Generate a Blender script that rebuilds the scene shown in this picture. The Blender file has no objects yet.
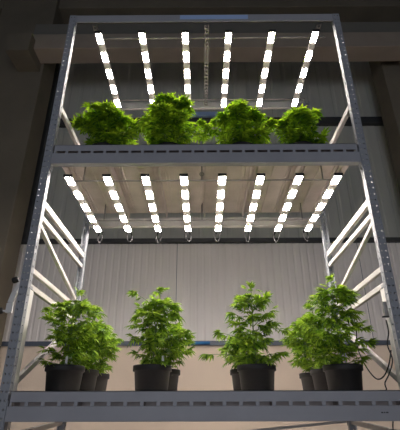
import bpy, bmesh, math, random
from mathutils import Vector, Matrix
R = math.radians
SC = bpy.context.scene
COL = SC.collection

# ---------------------------------------------------------------- camera, world, lights, exposure
EYE = 1.6
CAM = Vector((-0.030, -2.727, EYE))
PITCH, ROLL, YAW, FPX = R(25.497), R(-0.136), R(0.306), 417.8
cd = bpy.data.cameras.new('camera')
cam = bpy.data.objects.new('camera', cd)
COL.objects.link(cam)
cam.matrix_world = (Matrix.Translation(CAM) @ Matrix.Rotation(YAW, 4, 'Z') @
                    Matrix.Rotation(R(90) + PITCH, 4, 'X') @ Matrix.Rotation(ROLL, 4, 'Z'))
cd.sensor_fit = 'VERTICAL'
cd.sensor_height = 24.0
cd.lens = FPX / 430.0 * 24.0
cd.clip_start = 0.05
SC.camera = cam

w = bpy.data.worlds.new('world')
SC.world = w
w.use_nodes = True
w.node_tree.nodes['Background'].inputs[0].default_value = (0.62, 0.75, 1.0, 1)
w.node_tree.nodes['Background'].inputs[1].default_value = 0.08

LED_STRENGTH = 106.0
LED_COLOR = (1.0, 0.89, 0.81)
ld = bpy.data.lights.new('front_fill', 'AREA')  # added cool daylight fill from behind the camera; no gate is built
ld.shape = 'RECTANGLE'
ld.size, ld.size_y = 6.0, 4.0
ld.energy = 185
ld.color = (0.86, 0.90, 1.0)
lo = bpy.data.objects.new('front_fill', ld)
COL.objects.link(lo)
lo.location = (0, -9.6, 2.6)
lo.rotation_euler = (R(90), 0, 0)

SC.view_settings.view_transform = 'Standard'
SC.view_settings.look = 'None'
SC.view_settings.exposure = 0.0
SC.view_settings.gamma = 1.0
SC.view_settings.use_curve_mapping = False


# ---------------------------------------------------------------- helpers
def at(px, py, y):
    """world point on the plane Y = y that the photograph shows at pixel (px, py)"""
    d = cam.matrix_world.to_3x3() @ Vector((px - 200, 215 - py, -FPX))
    return CAM + d * ((y - CAM.y) / d.y)


def mat(name, color, rough=0.6, metal=0.0, noise=0.0, nscale=8.0, bump=0.0, bscale=40.0, stretch=(1, 1, 1)):
    m = bpy.data.materials.new(name)
    m.use_nodes = True
    nt = m.node_tree
    b = nt.nodes['Principled BSDF']
    b.inputs['Base Color'].default_value = (*color, 1)
    b.inputs['Roughness'].default_value = rough
    b.inputs['Metallic'].default_value = metal
    tc = nt.nodes.new('ShaderNodeTexCoord')
    mp = nt.nodes.new('ShaderNodeMapping')
    mp.inputs['Scale'].default_value = stretch
    nt.links.new(tc.outputs['Object'], mp.inputs[0])
    if noise:
        n = nt.nodes.new('ShaderNodeTexNoise')
        n.inputs['Scale'].default_value = nscale
        n.inputs['Detail'].default_value = 5
        nt.links.new(mp.outputs[0], n.inputs['Vector'])
        r = nt.nodes.new('ShaderNodeValToRGB')
        r.color_ramp.elements[0].position = 0.3
        r.color_ramp.elements[1].position = 0.7
        r.color_ramp.elements[0].color = (*[c * (1 - noise) for c in color], 1)
        r.color_ramp.elements[1].color = (*[min(1, c * (1 + noise)) for c in color], 1)
        nt.links.new(n.outputs['Fac'], r.inputs[0])
        nt.links.new(r.outputs[0], b.inputs['Base Color'])
    if bump:
        n = nt.nodes.new('ShaderNodeTexNoise')
        n.inputs['Scale'].default_value = bscale
        nt.links.new(mp.outputs[0], n.inputs['Vector'])
        bp = nt.nodes.new('ShaderNodeBump')
        bp.inputs['Strength'].default_value = bump
        bp.inputs['Distance'].default_value = 0.01
        nt.links.new(n.outputs['Fac'], bp.inputs['Height'])
        nt.links.new(bp.outputs[0], b.inputs['Normal'])
    return m


def leaf_mat(name, dark, light):
    m = bpy.data.materials.new(name)
    m.use_nodes = True
    nt = m.node_tree
    b = nt.nodes['Principled BSDF']
    out = nt.nodes['Material Output']
    g = nt.nodes.new('ShaderNodeNewGeometry')
    r = nt.nodes.new('ShaderNodeValToRGB')
    r.color_ramp.elements[0].color = (*dark, 1)
    r.color_ramp.elements[1].color = (*light, 1)
    nt.links.new(g.outputs['Random Per Island'], r.inputs[0])
    nt.links.new(r.outputs[0], b.inputs['Base Color'])
    b.inputs['Roughness'].default_value = 0.6
    b.inputs['Specular IOR Level'].default_value = 0.25
    t = nt.nodes.new('ShaderNodeBsdfTranslucent')
    mx = nt.nodes.new('ShaderNodeMixShader')
    mx.inputs[0].default_value = 0.33
    hs = nt.nodes.new('ShaderNodeHueSaturation')
    hs.inputs['Value'].default_value = 1.5
    hs.inputs['Hue'].default_value = 0.485
    nt.links.new(r.outputs[0], hs.inputs['Color'])
    nt.links.new(hs.outputs[0], t.inputs['Color'])
    nt.links.new(b.outputs[0], mx.inputs[1])
    nt.links.new(t.outputs[0], mx.inputs[2])
    nt.links.new(mx.outputs[0], out.inputs[0])
    return m


def emit_mat(name, color, strength):
    m = bpy.data.materials.new(name)
    m.use_nodes = True
    b = m.node_tree.nodes['Principled BSDF']
    b.inputs['Base Color'].default_value = (0.8, 0.8, 0.78, 1)
    b.inputs['Emission Color'].default_value = (*color, 1)
    b.inputs['Emission Strength'].default_value = strength
    return m


M = dict(
    rack=mat('galvanised_steel', (0.29, 0.305, 0.335), 0.5, 0.1, 0.10, 6, 0.05, 60),
    brace=mat('brace_steel', (0.58, 0.56, 0.545), 0.5, 0.05, 0.08, 8),
    beam=mat('beam_grey_paint', (0.33, 0.335, 0.365), 0.5, 0.05, 0.06, 4),
    deck=mat('deck_sheet_steel', (0.66, 0.59, 0.565), 0.5, 0.1, 0.13, 5, 0.1, 14),
    rail=mat('rail_steel', (0.30, 0.29, 0.28), 0.45, 0.4),
    lamp=mat('lamp_aluminium', (0.62, 0.60, 0.57), 0.4, 0.3),
    black=mat('black_plastic', (0.012, 0.012, 0.013), 0.5),
    pot=mat('pot_plastic', (0.009, 0.009, 0.009), 0.6, 0, 0.15, 12),
    soil=mat('potting_soil', (0.05, 0.032, 0.02), 0.95, 0, 0.5, 40, 0.8, 60),
    stem=mat('plant_stem', (0.13, 0.20, 0.05), 0.6, 0, 0.2, 20),
    leaf=leaf_mat('leaf_green', (0.045, 0.130, 0.010), (0.31, 0.50, 0.038)),
    leaf2=leaf_mat('leaf_bright_green', (0.06, 0.180, 0.008), (0.32, 0.54, 0.022)),
    tagm=mat('tag_plastic', (0.75, 0.74, 0.72), 0.5),
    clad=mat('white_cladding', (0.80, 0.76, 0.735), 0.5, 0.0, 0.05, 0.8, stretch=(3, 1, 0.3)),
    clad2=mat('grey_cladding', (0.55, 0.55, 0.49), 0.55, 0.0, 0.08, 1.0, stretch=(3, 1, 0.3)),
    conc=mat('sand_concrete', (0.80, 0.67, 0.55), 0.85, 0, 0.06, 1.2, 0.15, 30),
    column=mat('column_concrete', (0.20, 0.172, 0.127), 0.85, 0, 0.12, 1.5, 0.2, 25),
    xbeam=mat('beam_concrete', (0.37, 0.31, 0.25), 0.85, 0, 0.10, 1.5, 0.2, 25),
    flange=mat('weathered_grey_steel', (0.20, 0.19, 0.165), 0.7),
    girt=mat('dark_girt_steel', (0.05, 0.053, 0.055), 0.6, 0.1),
    sill=mat('blue_grey_rail', (0.10, 0.12, 0.16), 0.5, 0.2),
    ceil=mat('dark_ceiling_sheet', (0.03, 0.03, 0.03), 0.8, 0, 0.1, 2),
    side=mat('side_wall_sheet', (0.12, 0.11, 0.10), 0.7, 0, 0.1, 1),
    floor=mat('floor_concrete', (0.42, 0.38, 0.34), 0.7, 0, 0.12, 1.5, 0.1, 20),
    blue=mat('blue_plastic', (0.03, 0.20, 0.50), 0.5),
    pale=mat('pale_blue_surface', (0.38, 0.52, 0.80), 0.35),
    led=emit_mat('led_lens', LED_COLOR, LED_STRENGTH),
)


def obj(name, bm, m, parent=None, smooth=False):
    me = bpy.data.meshes.new(name)
    if isinstance(bm, bmesh.types.BMesh):
        bm.to_mesh(me)
        bm.free()
    else:
        me.from_pydata(bm[0], [], bm[1])
        me.update()
    me.materials.append(M[m])
    if smooth:
        for p in me.polygons:
            p.use_smooth = True
    o = bpy.data.objects.new(name, me)
    COL.objects.link(o)
    if parent:
        o.parent = parent
    return o


def tag(o, label=None, cat=None, group=None, kind=None):
    for k, v in (('label', label), ('category', cat), ('group', group), ('kind', kind)):
        if v:
            o[k] = v
    return o


def thing(name, label, cat, loc=(0, 0, 0), group=None):
    o = bpy.data.objects.new(name, None)
    o.empty_display_size = 0.1
    COL.objects.link(o)
    o.location = loc
    return tag(o, label, cat, group)


def box(bm, x0, x1, y0, y1, z0, z1, bevel=0.0):
    vs = [bm.verts.new((x, y, z)) for x in (x0, x1) for y in (y0, y1) for z in (z0, z1)]
    fs = [(0, 1, 3, 2), (4, 6, 7, 5), (0, 4, 5, 1), (2, 3, 7, 6), (0, 2, 6, 4), (1, 5, 7, 3)]
    faces = [bm.faces.new([vs[i] for i in f]) for f in fs]
    if bevel:
        es = list({e for f in faces for e in f.edges})
        bmesh.ops.bevel(bm, geom=es, offset=bevel, segments=2, affect='EDGES', profile=0.6)
    return bm


def boxes(*a, bevel=0.0):
    bm = bmesh.new()
    for b in a:
        box(bm, *b, bevel=bevel)
    return bm


def bar(bm, a, b, wd, hd, up=Vector((1, 0, 0)), bevel=0.0):
    """rectangular bar from a to b; wd along `up`, hd across"""
    a, b = Vector(a), Vector(b)
    d = (b - a).normalized()
    u = (up - d * up.dot(d)).normalized()
    v = d.cross(u)
    t = bmesh.new()
    L = (b - a).length
    box(t, -wd / 2, wd / 2, -hd / 2, hd / 2, 0, L, bevel=bevel)
    mx = Matrix((u, v, d)).transposed().to_4x4()
    mx.translation = a
    bmesh.ops.transform(t, matrix=mx, verts=t.verts)
    me = bpy.data.meshes.new('tmp')
    t.to_mesh(me)
    t.free()
    bm.from_mesh(me)
    bpy.data.meshes.remove(me)
    return bm


def tube(bm, pts, r, n=8, r2=None):
    pts = [Vector(p) for p in pts]
    rings = []
    r2 = r if r2 is None else r2
    for i, p in enumerate(pts):
        d = (pts[min(i + 1, len(pts) - 1)] - pts[max(i - 1, 0)]).normalized()
        u = d.cross(Vector((0.31, 0.17, 0.93)))
        if u.length < 0.1:
            u = d.cross(Vector((1, 0, 0)))
        u.normalize()
        v = d.cross(u)
        rr = r + (r2 - r) * i / max(1, len(pts) - 1)
        rings.append([bm.verts.new(p + (u * math.cos(2 * math.pi * k / n) + v * math.sin(2 * math.pi * k / n)) * rr)
                      for k in range(n)])
    for a, b in zip(rings, rings[1:]):
        for k in range(n):
            bm.faces.new((a[k], a[(k + 1) % n], b[(k + 1) % n], b[k]))
    bm.faces.new(rings[0][::-1])
    bm.faces.new(rings[-1])
    return bm


def smooth_path(pts, n=6):
    pts = [Vector(p) for p in pts]
    P = [pts[0]] + pts + [pts[-1]]
    out = []
    for i in range(1, len(P) - 2):
        for k in range(n):
            t = k / n
            a, b, c, d = P[i - 1:i + 3]
            out.append(0.5 * ((2 * b) + (c - a) * t + (2 * a - 5 * b + 4 * c - d) * t * t + (3 * b - a - 3 * c + d) * t ** 3))
    return out + [pts[-1]]


def lathe(profile, n=48):
    """closed shell of revolution from (r, z) pairs"""
    bm = bmesh.new()
    rings = []
    for r, z in profile:
        if r < 1e-6:
            rings.append([bm.verts.new((0, 0, z))])
        else:
            rings.append([bm.verts.new((r * math.cos(2 * math.pi * k / n), r * math.sin(2 * math.pi * k / n), z)) for k in range(n)])
    for a, b in zip(rings, rings[1:]):
        for k in range(n):
            k2 = (k + 1) % n
            if len(a) == 1 and len(b) == 1:
                continue
            if len(a) == 1:
                bm.faces.new((a[0], b[k2], b[k]))
            elif len(b) == 1:
                bm.faces.new((a[k], a[k2], b[0]))
            else:
                bm.faces.new((a[k], a[k2], b[k2], b[k]))
    bmesh.ops.recalc_face_normals(bm, faces=bm.faces)
    return bm


# ---------------------------------------------------------------- the hall
WY = 3.80                       # back wall
XL, XR, YF, ZC = -7.0, 7.0, -10.0, 10.8


def struct(name, bm, m, parent=None):
    o = obj(name, bm, m, parent)
    if not parent:
        o['kind'] = 'structure'
    return o


def corrugated(x0, x1, y, z0, z1, pitch, amp, thick=0.04):
    """vertical trapezoid-ribbed sheet facing -Y, with a back so that it has thickness"""
    xs = []
    n = int((x1 - x0) / pitch)
    for i in range(n + 1):
        xa = x0 + i * pitch
        for f, d in ((0, 0), (0.62, 0), (0.72, amp), (0.90, amp)):
            if xa + f * pitch <= x1:
                xs.append((xa + f * pitch, y + d))
    xs.append((x1, y))
    v, f = [], []
    for x, yy in xs:
        v += [(x, yy, z0), (x, yy, z1)]
    for i in range(len(xs) - 1):
        f.append((2 * i, 2 * i + 2, 2 * i + 3, 2 * i + 1))
    k = len(v)
    v += [(x0, y + thick, z0), (x0, y + thick, z1), (x1, y + thick, z0), (x1, y + thick, z1)]
    f.append((k, k + 1, k + 3, k + 2))
    return v, f


def zat(py, y):
    return at(200, py, y).z


Z_SILL, Z_RAIL0, Z_RAIL1 = zat(344, WY), zat(242, WY - .07), zat(238, WY - .07)
Z_G0, Z_G1 = zat(123.5, WY + .14), zat(117.5, WY + .14)

struct('floor', boxes((XL - .2, XR + .2, YF, WY + .6, -0.2, 0)), 'floor')
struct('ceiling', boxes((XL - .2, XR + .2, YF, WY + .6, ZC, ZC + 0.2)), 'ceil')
struct('wall_left', boxes((XL - .2, XL, YF, WY + .6, 0, ZC)), 'side')
struct('wall_right', boxes((XR, XR + .2, YF, WY + .6, 0, ZC)), 'side')
wb = struct('wall_back', boxes((XL, XR, WY - .04, WY + .3, 0, Z_SILL)), 'conc')
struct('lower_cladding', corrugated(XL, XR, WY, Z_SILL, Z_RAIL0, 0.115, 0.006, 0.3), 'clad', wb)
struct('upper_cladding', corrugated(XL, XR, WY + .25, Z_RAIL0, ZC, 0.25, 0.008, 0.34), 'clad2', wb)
struct('trim_1', boxes((XL, XR, WY - .07, WY + .3, Z_RAIL0, Z_RAIL1), bevel=.006), 'girt')
struct('trim_2', boxes((XL, XR, WY + .14, WY + .26, Z_G0, Z_G1), bevel=.006), 'girt')
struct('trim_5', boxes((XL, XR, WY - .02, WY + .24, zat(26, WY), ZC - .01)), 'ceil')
struct('trim_3', boxes((XL, XR, WY - .08, WY - .03, Z_SILL - .03, Z_SILL + .035), bevel=.004), 'sill')
# panel joints of the white cladding
struct('trim_4', boxes(*[(x, x + .008, WY - .002, WY + .01, Z_SILL + .04, Z_RAIL0) for x in (-3.45, -1.95, -.45, 2.55)]), 'sill')

# columns, haunch, crane beam
cx1 = at(36.5, 100, 3.1).x
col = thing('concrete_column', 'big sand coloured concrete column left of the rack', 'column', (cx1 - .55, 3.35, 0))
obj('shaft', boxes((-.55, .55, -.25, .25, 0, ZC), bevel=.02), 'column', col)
a, b = at(4, 72, 3.1), at(32, 33, 2.55)
c = at(5, 50, 2.55)
bm = bmesh.new()
x0, x1 = a.x - (cx1 - .55), b.x - (cx1 - .55)
x0, x1 = c.x - (cx1 - .55), b.x - (cx1 - .55)
prof = [(-.25, a.z), (-.80, c.z), (-.80, b.z), (-.25, b.z)]
va = [bm.verts.new((x0, y, z)) for y, z in prof]
vb = [bm.verts.new((x1, y, z)) for y, z in prof]
bm.faces.new(va[::-1]); bm.faces.new(vb)
for i in range(4):
    bm.faces.new((va[i], va[(i + 1) % 4], vb[(i + 1) % 4], vb[i]))
bmesh.ops.recalc_face_normals(bm, faces=bm.faces)
obj('corbel', bm, 'column', col)

cx2 = at(378, 50, 3.25).x
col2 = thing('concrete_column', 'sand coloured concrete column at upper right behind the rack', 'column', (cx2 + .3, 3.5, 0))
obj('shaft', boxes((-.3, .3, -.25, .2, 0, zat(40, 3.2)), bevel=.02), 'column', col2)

BF = 2.72
zb0, zb1, zb2 = zat(47.5, BF), zat(33, BF), zat(23, BF + .06)
xa = at(30, 40, BF).x
cb = thing('concrete_beam', 'long horizontal concrete beam crossing high behind the rack top', 'beam', (0, BF, zb0))
obj('web', boxes((xa, XR - .01, 0, .36, 0.002, zb1 - zb0), bevel=.015), 'xbeam', cb)
obj('top_flange', boxes((xa, XR - .01, .06, .36, zb1 - zb0, zb2 - zb0), bevel=.01), 'flange', cb)
tag(obj('roof_beam', boxes((XL + .01, XR - .01, 3.2, 3.7, zat(7, 3.2), zat(-16, 3.2)), bevel=.02), 'column'),
    'dim concrete roof beam at the very top of the photo', 'beam')
# dark strip standing in for the shade between left column and cladding
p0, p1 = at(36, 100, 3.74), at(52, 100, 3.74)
tag(obj('shade_strip', boxes((p0.x, p1.x, 3.74, 3.86, Z_RAIL1 + .001, zat(47, 3.62)), bevel=.008), 'girt'),
    'dark strip for the shade beside the big left concrete column', 'post')

# ---------------------------------------------------------------- pallet rack
HW, DEP = 1.2, 1.25             # half clear width, overall depth
PW, PD = 0.057, 0.048           # post section
ZTOP = EYE + 3.382
D1, D2 = EYE + 0.129, EYE + 1.922          # deck tops
B1 = (EYE - 0.039, EYE + 0.045)            # beams
B2 = (EYE + 1.747, EYE + 1.842)
BT = (ZTOP - 0.088, ZTOP)


def holed_cell(bm, o, du, dv, r, fu=1.0):
    """one cell of a perforated strip: corner o, edges du, dv, octagonal hole of radius r"""
    c = o + du / 2 + dv / 2
    un, vn = du.normalized(), dv.normalized()
    outer = [o, o + du / 2, o + du, o + du + dv / 2, o + du + dv, o + du / 2 + dv, o + dv, o + dv / 2]
    ang = [225, 270, 315, 0, 45, 90, 135, 180]
    ov = [bm.verts.new(p) for p in outer]
    iv = [bm.verts.new(c + un * r * fu * math.cos(R(t)) + vn * r * math.sin(R(t))) for t in ang]
    for i in range(8):
        j = (i + 1) % 8
        bm.faces.new((ov[i], ov[j], iv[j], iv[i]))


def post_mesh():
    """C-shaped perforated upright: web towards -Y, from z 0 to ZTOP, inner corner at x 0"""
    bm = bmesh.new()
    n = 100
    h = (ZTOP - 0.01) / n
    X, Y, Z = Vector((1, 0, 0)), Vector((0, 1, 0)), Vector((0, 0, 1))
    for i in range(n):
        z = 0.01 + i * h
        for k in range(2):
            holed_cell(bm, Vector((-PW + k * PW / 2, 0, z)), X * PW / 2, Z * h, 0.007, 0.8)
        holed_cell(bm, Vector((0, 0, z)), Y * PD, Z * h, 0.006)
        holed_cell(bm, Vector((-PW, PD, z)), Y * -PD, Z * h, 0.006)
        for x0, x1 in ((-PW, -PW + .012), (-.012, 0)):
            q = [(x0, PD, z), (x1, PD, z), (x1, PD, z + h / 2), (x1, PD, z + h), (x0, PD, z + h), (x0, PD, z + h / 2)]
            bm.faces.new([bm.verts.new(p) for p in (q if x0 == -PW else q)][::-1])
    bmesh.ops.remove_doubles(bm, verts=bm.verts, dist=1e-5)
    bmesh.ops.recalc_face_normals(bm, faces=bm.faces)
    return bm


rack = thing('pallet_rack', 'tall grey steel pallet rack carrying two plant shelves', 'rack')
p_first = None
for sx, y0, ry in ((-1, 0, 0), (1, 0, 0), (-1, DEP, 1), (1, DEP, 1)):
    bm = post_mesh()
    # mirror for the right side, turn around for the rear
    for v in bm.verts:
        if sx > 0:
            v.co.x = -v.co.x
        if ry:
            v.co.y = -v.co.y
    bmesh.ops.recalc_face_normals(bm, faces=bm.faces)
    o = obj('upright_post', bm, 'rack', rack)
    o.location = (sx * HW, y0, 0)
    s = o.modifiers.new('thickness', 'SOLIDIFY')
    s.thickness = 0.0025
    s.offset = 0
    bp = boxes((-.075 if sx < 0 else -.02, .02 if sx < 0 else .075, -.02 if not ry else -.07, .07 if not ry else .02, 0, .008), bevel=.002)
    obj('base_plate', bp, 'rack', o)
# beams
BY = 0.055
for (z0, z1) in (B1, B2, BT):
    for y0, y1, rear in ((0.0, BY, 0), (DEP - BY, DEP, 1)):
        if (z0, z1) == BT:
            y0, y1 = (0, .012) if not rear else (DEP - .03, DEP)
        bm = boxes((-HW + .006, HW - .006, y0, y1, z0, z1), bevel=.004)
        o = obj('beam', bm, 'beam' if not rear else 'brace', rack)
        for sx in (-1, 1):
            c = bmesh.new()
            xa, xb = (sx * (HW - .0065), sx * (HW - .0015))
            box(c, min(xa, xb), max(xa, xb), y0 + .002, y1 - .002, z0 - .05, z1 + (.03 if z1 < ZTOP else 0), bevel=.0015)
            obj('connector', c, 'rack', o)
            # a bolt head
# reinforcing channel behind the lower part of each front post
for sx in (-1, 1):
    xa, xb = sx * (HW + .003), sx * (HW + .045)
    bm = boxes((min(xa, xb), max(xa, xb), PD + .002, PD + .075, .01, EYE + .775), bevel=.004)
    obj('post_protector', bm, 'tagm', rack)
    bm = boxes((min(xa, xb), max(xa, xb), PD + .002, PD + .05, EYE + .777, EYE + .80), bevel=.003)
    obj('bracket', bm, 'rack', rack)
# side braces
for sx in (-1, 1):
    xs = sx * (HW + .027)
    def br(za, zb, wd, ya=PD * .6, yb=DEP - PD * .6):
        bm = bmesh.new()
        bar(bm, (xs, ya, EYE + za), (xs, yb, EYE + zb), 0.03, wd, bevel=.003)
        obj('brace', bm, 'brace', rack)
    br(2.34, 2.36, .05)
    br(1.436, 1.436, .05)
    br(1.322, 1.322, .036)
    br(1.27, 0.955, .03)
    br(.911, .911, .036)
    br(.80, .80, .036)
    br(.14, .755, .04)
    br(-.13, -.06, .036)
    br(-.17, -.9, .036)
    br(-.98, -.98, .036)
    br(-1.4, -1.4, .036)

# ---------------------------------------------------------------- shelf decks
PITCH_S, NS = 0.0987, 24


def deck(z_top, z_beam, label):
    t = thing('shelf_deck', label, 'shelf', (0, 0, z_top))
    h = z_top - z_beam
    zs = -h + 0.023                      # slot top
    # slotted front lip
    bm = bmesh.new()
    x0, x1 = -HW + .014, HW - .014
    y0, y1 = 0.006, 0.010
    box(bm, x0, x1, y0, y1, zs, 0)
    box(bm, x0, x1, y0, y0 + .08, -.004, 0)
    xa = -NS / 2 * PITCH_S
    for i in range(NS + 1):
        xc = xa + i * PITCH_S
        box(bm, max(x0, xc - .011), min(x1, xc + .011), y0, y1, -h + .0005, zs)
    obj('slotted_lip', bm, 'beam', t)
    # panels
    n = 6
    wpan = (2 * HW - .03) / n
    for i in range(n):
        a = -HW + .015 + i * wpan
        b = a + wpan - .003
        bm = bmesh.new()
        box(bm, a, b, .09, DEP - .01, -.005, -.001)
        for x in (a, b - .003):
            box(bm, x, x + .003, .06, DEP - .01, -h + .001, -.003)
        box(bm, a, b, .150, .153, -h + .001, -.003)  # added flange and floor plate that shut light out of the slots
        box(bm, a, b, .045, .152, -h + .0005, -h + .002)
        box(bm, a, b, .05, .09, -.005, -.001)
        # folded stiffening ribs
        for f in (.10, .17, .5, .83, .90):
            x = a + wpan * f
            box(bm, x - .008, x + .008, .12, DEP - .07, -.022, -.004)
        for y in (.35, .62, .9):
            pass
        obj('deck_panel', bm, 'deck', t)
    return t


deck(D1, B1[1], 'grey slotted sheet steel shelf carrying the large potted plants')
deck(D2, B2[1], 'grey slotted sheet steel upper shelf with lights below')

# ---------------------------------------------------------------- LED grow lights
LW, LH = 0.066, 0.018


def led_bar(label, x, y0, y1, z, group):
    """z = lens plane"""
    L = y1 - y0
    t = thing('grow_light', label, 'lamp', (x, y0, z), group)
    bm = bmesh.new()
    box(bm, -LW / 2, LW / 2, 0, L, .004, .004 + LH, bevel=.003)
    for k in range(5):
        box(bm, -.012, .012, (k + .3) * L / 5, (k + .7) * L / 5, .004 + LH, .012 + LH)
    obj('housing', bm, 'lamp', t)
    n, gap = 5, 0.50
    pitch = (L - .02) / (n - gap)
    for k in range(n):
        a = .01 + k * pitch
        obj('led_lens', boxes((-.025, .025, a, a + pitch * (1 - gap), 0, .0045)), 'led', t)
    obj('end_cap', boxes((-LW / 2 - .001, LW / 2 + .001, -.012, -.0005, 0, .022), bevel=.002), 'black', t)
    obj('end_cap', boxes((-LW / 2 - .001, LW / 2 + .001, L + .0005, L + .012, 0, .022), bevel=.002), 'black', t)
    return t


ORD = ['leftmost', 'second from left', 'third from left', 'fourth from left', 'fifth from left', 'sixth from left',
       'seventh from left', 'rightmost']
ZL, ZU = EYE + 1.686, EYE + 3.242
for i in range(8):
    x = -.021 + (i - 3.5) * .304
    t = led_bar('%s LED grow light bar under the upper shelf' % ORD[i], x, .107, 1.204, ZL, 'grow lights under the upper shelf')
    rnd = random.Random(i)
    bm = bmesh.new()
    s = 1 if i % 2 else -1
    e = 1.105
    tube(bm, smooth_path([(s * .0, e - .02, .03), (s * .012, e + .05, .018), (s * .028, e + .075, -.035), (s * .006, e + .07, -.075 - .02 * rnd.random()), (-s * .022, e + .05, -.045), (-s * .024, e + .03, .03)]), .007, 6)
    obj('cable_loop', bm, 'black', t, True)
for i in range(6):
    x = .024 + (i - 2.5) * .410
    led_bar('%s LED grow light bar at the top of the rack' % (ORD[i] if i < 5 else 'rightmost'), x, .083, 1.143, ZU,
            'grow lights at the top of the rack')


def channel(bm, x0, x1, y0, y1, z0, z1):
    box(bm, x0, x1, y0, y1, z0, z1, bevel=.002)


# mounting rails
tr = thing('light_rail_frame', 'thin steel rails holding the lights at the rack top', 'rail', (0, 0, ZU))
for y in (.19, 1.07):
    obj('cross_rail', boxes((-1.06, 1.17, y - .008, y + .008, .046, .058), bevel=.002), 'rail', tr)
for x in (-1.035, .024, 1.085):
    bm = bmesh.new()
    X, Y, Z = Vector((1, 0, 0)), Vector((0, 1, 0)), Vector((0, 0, 1))
    n = 22
    for k in range(n):
        holed_cell(bm, Vector((x - .02, .056 + k * .0515, .0675)), Y * .0515, X * .04, .012, 1.3)
    for s in (-1, 1):
        box(bm, x + s * .02 - .0015, x + s * .02 + .0015, .056, .056 + n * .0515, .0675, .09)
    obj('perforated_channel', bm, 'rail', tr)
    for y in (.06, 1.18):
        obj('hanger', boxes((x - .015, x + .015, y, y + .004, .06, ZTOP - .089 - ZU + .03)), 'rail', tr)
tl = thing('light_rail_frame', 'thin steel rails holding the lights under the upper shelf', 'rail', (0, 0, ZL))
for y in (.24, 1.02):
    obj('cross_rail', boxes((-1.1, 1.06, y - .005, y + .005, .037, .047), bevel=.002), 'rail', tl)
for x in (-1.0, -.03, .96):
    for y in (.24, 1.02):
        obj('hanger', boxes((x - .006, x + .006, y - .002, y + .002, .047, D2 - .005 - ZL)), 'rail', tl)
bm = bmesh.new()
ex = -.03
tube(bm, [(ex, .235, .05), (ex, .235, .085)], .006, 8)
tube(bm, [(ex + .016 * math.cos(k * .6283), .235, .10 + .016 * math.sin(k * .6283)) for k in range(11)], .005, 6)
tube(bm, [(ex, .235, .116), (ex, .235, D2 - .006 - ZL)], .005, 8)
obj('eye_hook', bm, 'rail', tl)

# ---------------------------------------------------------------- plants
class Foliage:
    def __init__(self, rnd):
        self.v, self.f, self.r = [], [], rnd

    def leaf(self, p, d, size):
        """palmate leaf with 5-7 pointed leaflets; p = base, d = outward direction"""
        r = self.r
        d = d.normalized()
        side = d.cross(Vector((0, 0, 1)))
        if side.length < .1:
            side = Vector((1, 0, 0))
        side.normalize()
        up = side.cross(d).normalized()
        tw = r.uniform(-.5, .5)
        side, up = side * math.cos(tw) + up * math.sin(tw), up * math.cos(tw) - side * math.sin(tw)
        lobes = [(0, 1.0), (26, .92), (-26, .92), (54, .70), (-54, .70)]
        if r.random() < .6:
            lobes += [(88, .38), (-88, .38)]
        droop = r.uniform(.05, .5)
        for a, l in lobes:
            a += r.uniform(-6, 6)
            ld = d * math.cos(R(a)) + side * math.sin(R(a))
            ls = side * math.cos(R(a)) - d * math.sin(R(a))
            L = size * l * r.uniform(.9, 1.08)
            W = L * .135
            k = len(self.v)
            secs = ((.0, .12), (.22, .75), (.48, 1.0), (.76, .62))
            for t, wv in secs:
                c = p + ld * (L * t) + up * (-droop * L * t * t) + Vector((0, 0, -droop * .5 * L * t * t))
                self.v.append(c - ls * W * wv + up * W * .35 * wv)
                self.v.append(c)
                self.v.append(c + ls * W * wv + up * W * .35 * wv)
            self.v.append(p + ld * L + up * (-droop * L) + Vector((0, 0, -droop * .5 * L)))
            for s in range(3):
                o = k + 3 * s
                self.f.append((o, o + 1, o + 4, o + 3))
                self.f.append((o + 1, o + 2, o + 5, o + 4))
            o = k + 9
            self.f.append((o, o + 1, o + 3))
            self.f.append((o + 1, o + 2, o + 3))


POT_H, POT_R = 0.170, 0.132


def pot_mesh():
    s = POT_R
    return lathe([(0, .0), (s * .80, 0), (s * .82, .004), (s * .915, .132), (s * .985, .1335), (s, .136), (s, POT_H - .003), (s * .985, POT_H),
                  (s * .94, POT_H), (s * .93, POT_H - .003), (s * .90, POT_H - .04), (s * .78, .008), (0, .008)])


POT_ME = pot_mesh()
_p = obj('pot', POT_ME, 'pot', None, True)
POT_ME = _p.data
bpy.data.objects.remove(_p)
for p in POT_ME.polygons:
    p.use_smooth = True


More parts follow.
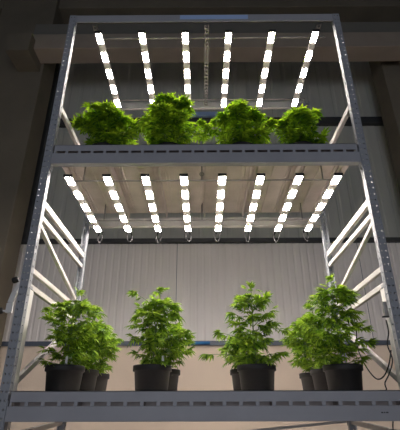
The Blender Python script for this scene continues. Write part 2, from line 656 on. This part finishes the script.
def plant(seed, loc, label, H=.58, RX=.23, group=None, leaf='leaf', low=.0, lean=(0, 0), tagged=False, branches=None, dens=1.35, size=.066, top=1.0):
    r = random.Random(seed)
    t = thing('potted_plant', label, 'plant', loc, group)
    pot = bpy.data.objects.new('pot', POT_ME)
    COL.objects.link(pot)
    pot.parent = t
    obj('soil', lathe([(0, POT_H - .03), (POT_R * .905, POT_H - .032), (POT_R * .905, POT_H - .036), (0, POT_H - .036)], 32), 'soil', t)
    F = Foliage(r)
    st = bmesh.new()
    z0 = POT_H - .035
    main = []
    for i in range(9):
        u = i / 8
        main.append(Vector((lean[0] * u + r.uniform(-.008, .008) * u, lean[1] * u + r.uniform(-.008, .008) * u, z0 + (H - .035) * u)))
    tube(st, smooth_path(main, 3), .007, 7, .0025)

    def mp(u):
        i = min(7, int(u * 8))
        return main[i].lerp(main[i + 1], u * 8 - i)
    nn = 13
    ph = r.uniform(0, 6.28)
    for i in range(nn):
        u = .06 + .90 * i / (nn - 1)
        u = min(.98, max(.05, u + r.uniform(-.03, .03)))
        base = mp(u)
        prof = math.sin(math.pi * min(1, (u * .74 + .20))) ** .6 * (1 - .12 * u)
        for k in range(3 if r.random() < .4 * dens else 2):
            az = ph + i * 1.571 + k * math.pi * (1 if k < 2 else .5) + r.uniform(-.45, .45)
            Lb = RX * prof * r.uniform(.55, 1.12)
            rise = (.30 + .80 * u) * r.uniform(.5, 1.5)
            o = Vector((math.cos(az), math.sin(az), 0))
            pts = []
            for s in range(5):
                q = s / 4
                p = base + o * (Lb * q) + Vector((0, 0, Lb * rise * q * (1.15 - .35 * q)))
                p.z = min(p.z, H + .02 - .45 * Lb * q)
                pts.append(p)
            tube(st, pts, .0032, 5, .0014)
            ln = max(2, int(Lb / .034 * dens))
            for s in range(1, ln + 1):
                q = min(1, s / ln)
                j = min(3, int(q * 4))
                c = pts[j].lerp(pts[j + 1], q * 4 - j)
                for sg in (-1, 1):
                    a2 = az + sg * r.uniform(.5, 1.35)
                    dd = Vector((math.cos(a2), math.sin(a2), r.uniform(-.45, .8)))
                    pet = dd.normalized() * r.uniform(.012, .035)
                    F.leaf(c + pet, dd, size * r.uniform(.7, 1.15))
                if s == ln:
                    for _ in range(2):
                        a2 = az + r.uniform(-.7, .7)
                        F.leaf(c, Vector((math.cos(a2), math.sin(a2), r.uniform(.1, .9))), size * r.uniform(.65, 1.0))
        for k in range(2):
            az = ph + .8 + i * 1.571 + k * math.pi + r.uniform(-.5, .5)
            dd = Vector((math.cos(az), math.sin(az), r.uniform(0, .6)))
            F.leaf(base + dd.normalized() * .04, dd, size * r.uniform(.8, 1.15))
    tip = main[-1]
    for k in range(8):
        az = r.uniform(0, 6.28)
        F.leaf(tip + Vector((0, 0, r.uniform(-.03, .01))), Vector((math.cos(az), math.sin(az), r.uniform(.4, 1.6))), size * r.uniform(.6, .95))
    for (bx, by, bz, u) in (branches or []):
        base = mp(u)
        e = Vector((bx, by, bz))
        m = base.lerp(e, .5) + Vector((0, 0, .02))
        pts = smooth_path([base, m, e], 3)
        tube(st, pts, .003, 5, .0015)
        for q in pts[2:]:
            for sg in (-1, 1):
                az = math.atan2(by, bx) + sg * r.uniform(.3, 1.4)
                dd = Vector((math.cos(az), math.sin(az), r.uniform(-.5, .5)))
                F.leaf(q + dd.normalized() * .015, dd, size * r.uniform(.75, 1.1))
        for k in range(4):
            az = math.atan2(by, bx) + r.uniform(-.9, .9)
            F.leaf(e, Vector((math.cos(az), math.sin(az), r.uniform(-.3, .8))), size * r.uniform(.7, 1.05))
    obj('stem', st, 'stem', t, True)
    obj('foliage', ([tuple(q) for q in F.v], F.f), leaf, t)
    if tagged:
        bm = boxes((-.008, .008, -.0008, .0008, 0, .12), bevel=.0005)
        g = obj('plant_tag', bm, 'tagm', t)
        g.location = (tagged, -.06, POT_H - .06)
        tag(g, 'white plastic plant tag')
    return t


G1, G2 = 'potted plants on the lower shelf', 'potted plants on the upper shelf'


def px_x(px, py, y):
    return at(px, py, y).x


Y1, Y2, Y3 = .30, .60, .93
Z1, Z2 = D1 + .0005, D2 + .0005
low = [
    (11, 64, Y1, 'bushy plant in front black pot at left end of lower shelf', dict(H=.585, RX=.19, lean=(.015, 0), tagged=.02)),
    (12, 80.5, Y2, 'plant in half-hidden pot directly behind the front left plant', dict(H=.50, RX=.21, lean=(.06, 0))),
    (13, 93, Y3, 'rearmost plant of the left trio on the lower shelf', dict(H=.46, RX=.20, lean=(.03, 0))),
    (24, 152, Y1, 'plant in front black pot second from left on lower shelf', dict(H=.60, RX=.205, lean=(.03, 0), tagged=.075, branches=[(.24, 0, .38, .3), (-.14, -.05, .66, .7)])),
    (25, 162.5, Y2, 'plant mostly hidden behind the second front plant from left', dict(H=.46, RX=.19, lean=(.05, 0))),
    (36, 257, Y1, 'sparse plant with long left branch in front black pot right of centre', dict(H=.63, RX=.165, lean=(-.01, 0), branches=[(-.33, 0, .245, .1), (-.24, .05, .40, .25), (.20, -.03, .40, .45), (.17, -.05, .24, .1)])),
    (37, 248, Y2, 'plant in pot half hidden behind the sparse front plant', dict(H=.36, RX=.15, lean=(-.04, 0))),
    (48, 344, Y1, 'tallest bushy plant in front black pot at right end of lower shelf', dict(H=.675, RX=.20, lean=(-.0, 0), branches=[(.20, 0, .42, .4), (.19, -.03, .32, .2)])),
    (49, 329, Y2, 'middle plant of the right trio on the lower shelf', dict(H=.54, RX=.19, lean=(-.07, 0))),
    (50, 316, Y3, 'rearmost plant of the right trio on the lower shelf', dict(H=.50, RX=.20, lean=(-.07, 0))),
]
for seed, px, y, lab, kw in low:
    plant(seed, (px_x(px, 378, y), y, Z1), lab, group=G1, **kw)
up = [
    (61, 107, .34, 'wide bushy plant at left end of the upper shelf', dict(H=.535, RX=.255, branches=[(.27, 0, .42, .3)])),
    (62, 170, .34, 'tallest pointed bushy plant second from left on upper shelf', dict(H=.65, RX=.24, branches=[(.27, 0, .45, .3), (-.27, 0, .42, .3), (.30, .1, .40, .2)])),
    (63, 240, .34, 'bright bushy plant second from right on upper shelf', dict(H=.565, RX=.22, branches=[(-.27, 0, .42, .3), (.25, 0, .45, .3)])),
    (64, 298, .34, 'low loose plant at right end of the upper shelf', dict(H=.48, RX=.20, branches=[(.17, 0, .57, .7), (-.22, 0, .45, .4)])),
]
for seed, px, y, lab, kw in up:
    plant(seed, (px_x(px, 130, y), y, Z2), lab, group=G2, leaf='leaf2', size=.088, **kw)

# ---------------------------------------------------------------- small things
# cables hanging by the right side frame
def cable(pts, r, label, name='power_cable', y=None):
    bm = bmesh.new()
    tube(bm, smooth_path(pts), r, 7)
    return tag(obj(name, bm, 'black', None, True), label, 'cable')


cable([at(386, 320, .075), at(388.5, 332, .08), at(387.5, 345, .09), at(392.5, 360, .09), at(389, 374, .10), at(385, 383, .11), Vector((at(386, 388, .12).x, .12, D1 + .006)), Vector((at(380, 388, .2).x, .2, D1 + .006))], .0045,
      'black power cable winding down from the small socket box to the shelf')
cable([at(391, 350, .06), at(389, 364, .08), at(384, 376, .16), at(377, 379, .27), at(369, 371, .40), at(362, 359, .54), at(357, 345, .63), at(356.5, 325, .64)], .0045,
      'thin black cable sagging in a curve beside the rightmost front plant')
p = at(393, 421, .03)
cable([(p.x, .03, B1[0] - .001), (p.x - .01, .03, B1[0] - .06), (p.x - .02, .04, B1[0] - .3), (p.x, .06, .5), (p.x + .01, .07, .008)], .004,
      'thin black cable hanging below the bottom beam at right')
t = thing('socket_box', 'small grey socket box beside right front post', 'socket', at(386, 313, .066))
obj('box_body', boxes((-.013, .013, -.010, .010, -.02, .075), bevel=.003), 'rail', t)
obj('bottom_flap', boxes((-.026, .020, -.014, .014, -.029, -.0205), bevel=.002), 'black', t)

# white clamp arm with black knobs left of the rack
ya = .16
t = thing('clamp_arm', 'white clamp arm with two round black knobs beside left front post', 'clamp', at(9, 312, ya))
o = t.location.copy()
bm = bmesh.new()
q = [at(8.5, 313, ya), at(10.5, 303, ya), at(15, 292, ya), at(20, 283, ya)]
for a, b, wd in ((q[0], q[1], .045), (q[1], q[2], .04), (q[2], q[3], .03)):
    bar(bm, a - o, b - o, .02, wd, up=Vector((0, 1, 0)), bevel=.004)
obj('arm', bm, 'tagm', t)


def knob(px, py, parent):
    c = at(px, py, ya) - o
    bm = lathe([(0, -.02), (.018, -.02), (.022, -.012), (.022, .012), (.018, .02), (0, .02)], 20)
    bmesh.ops.rotate(bm, matrix=Matrix.Rotation(R(70), 3, 'Y'), verts=bm.verts)
    bmesh.ops.translate(bm, vec=c, verts=bm.verts)
    return obj('knob', bm, 'black', parent, True)


knob(15.5, 280, t)
knob(0, 311, t)
bm = bmesh.new()
tube(bm, [at(1, 311, ya) - o, at(8, 311, ya) - o], .007, 8)
tube(bm, [at(16, 280, ya) - o, at(22, 281, ya) - o], .006, 8)
obj('stem', bm, 'tagm', t)

# pale blue strip on the top beam, stamped mark on the bottom beam
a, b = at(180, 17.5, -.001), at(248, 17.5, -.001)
tag(obj('pale_strip', boxes((a.x, b.x, -.0015, -.0002, BT[0] + .025, BT[1] - .008)), 'pale'), 'pale blue strip on the top beam', 'strip')
p = at(385, 412.5, 0)
t = thing('stamped_mark', 'tiny dark stamped mark on the bottom beam near its right end', 'mark', (p.x, -.0006, p.z))
for dx, wd in ((-.016, .012), (-.002, .008), (.013, .014)):
    obj('stroke', boxes((dx - wd / 2, dx + wd / 2, -.0004, .0004, -.0035, .0035)), 'girt', t)

# blue pipe and pale blue band on the wall rails
a, b = at(186, 346, WY - .10), at(210, 346, WY - .10)
bm = bmesh.new()
tube(bm, [(a.x, WY - .10, Z_SILL + .0), (b.x, WY - .10, Z_SILL + .0)], .022, 12)
tag(obj('water_pipe', bm, 'blue', None, True), 'bright blue pipe along the wall rail behind the centre of lower shelf', 'pipe')
a, b = at(184, 115, WY + .1), at(226, 115, WY + .1)
tag(obj('wall_band', boxes((a.x, b.x, WY + .08, WY + .2, Z_G1 + .001, Z_G1 + .10), bevel=.005), 'pale'),
    'pale blue tray on the wall girt seen between two upper plants', 'band')
bm = bmesh.new()
a, b = at(346, 421.5, DEP - .06), at(200, 436, DEP - .06)
bar(bm, a, b, .02, .03, bevel=.002)
obj('brace', bm, 'brace', rack)
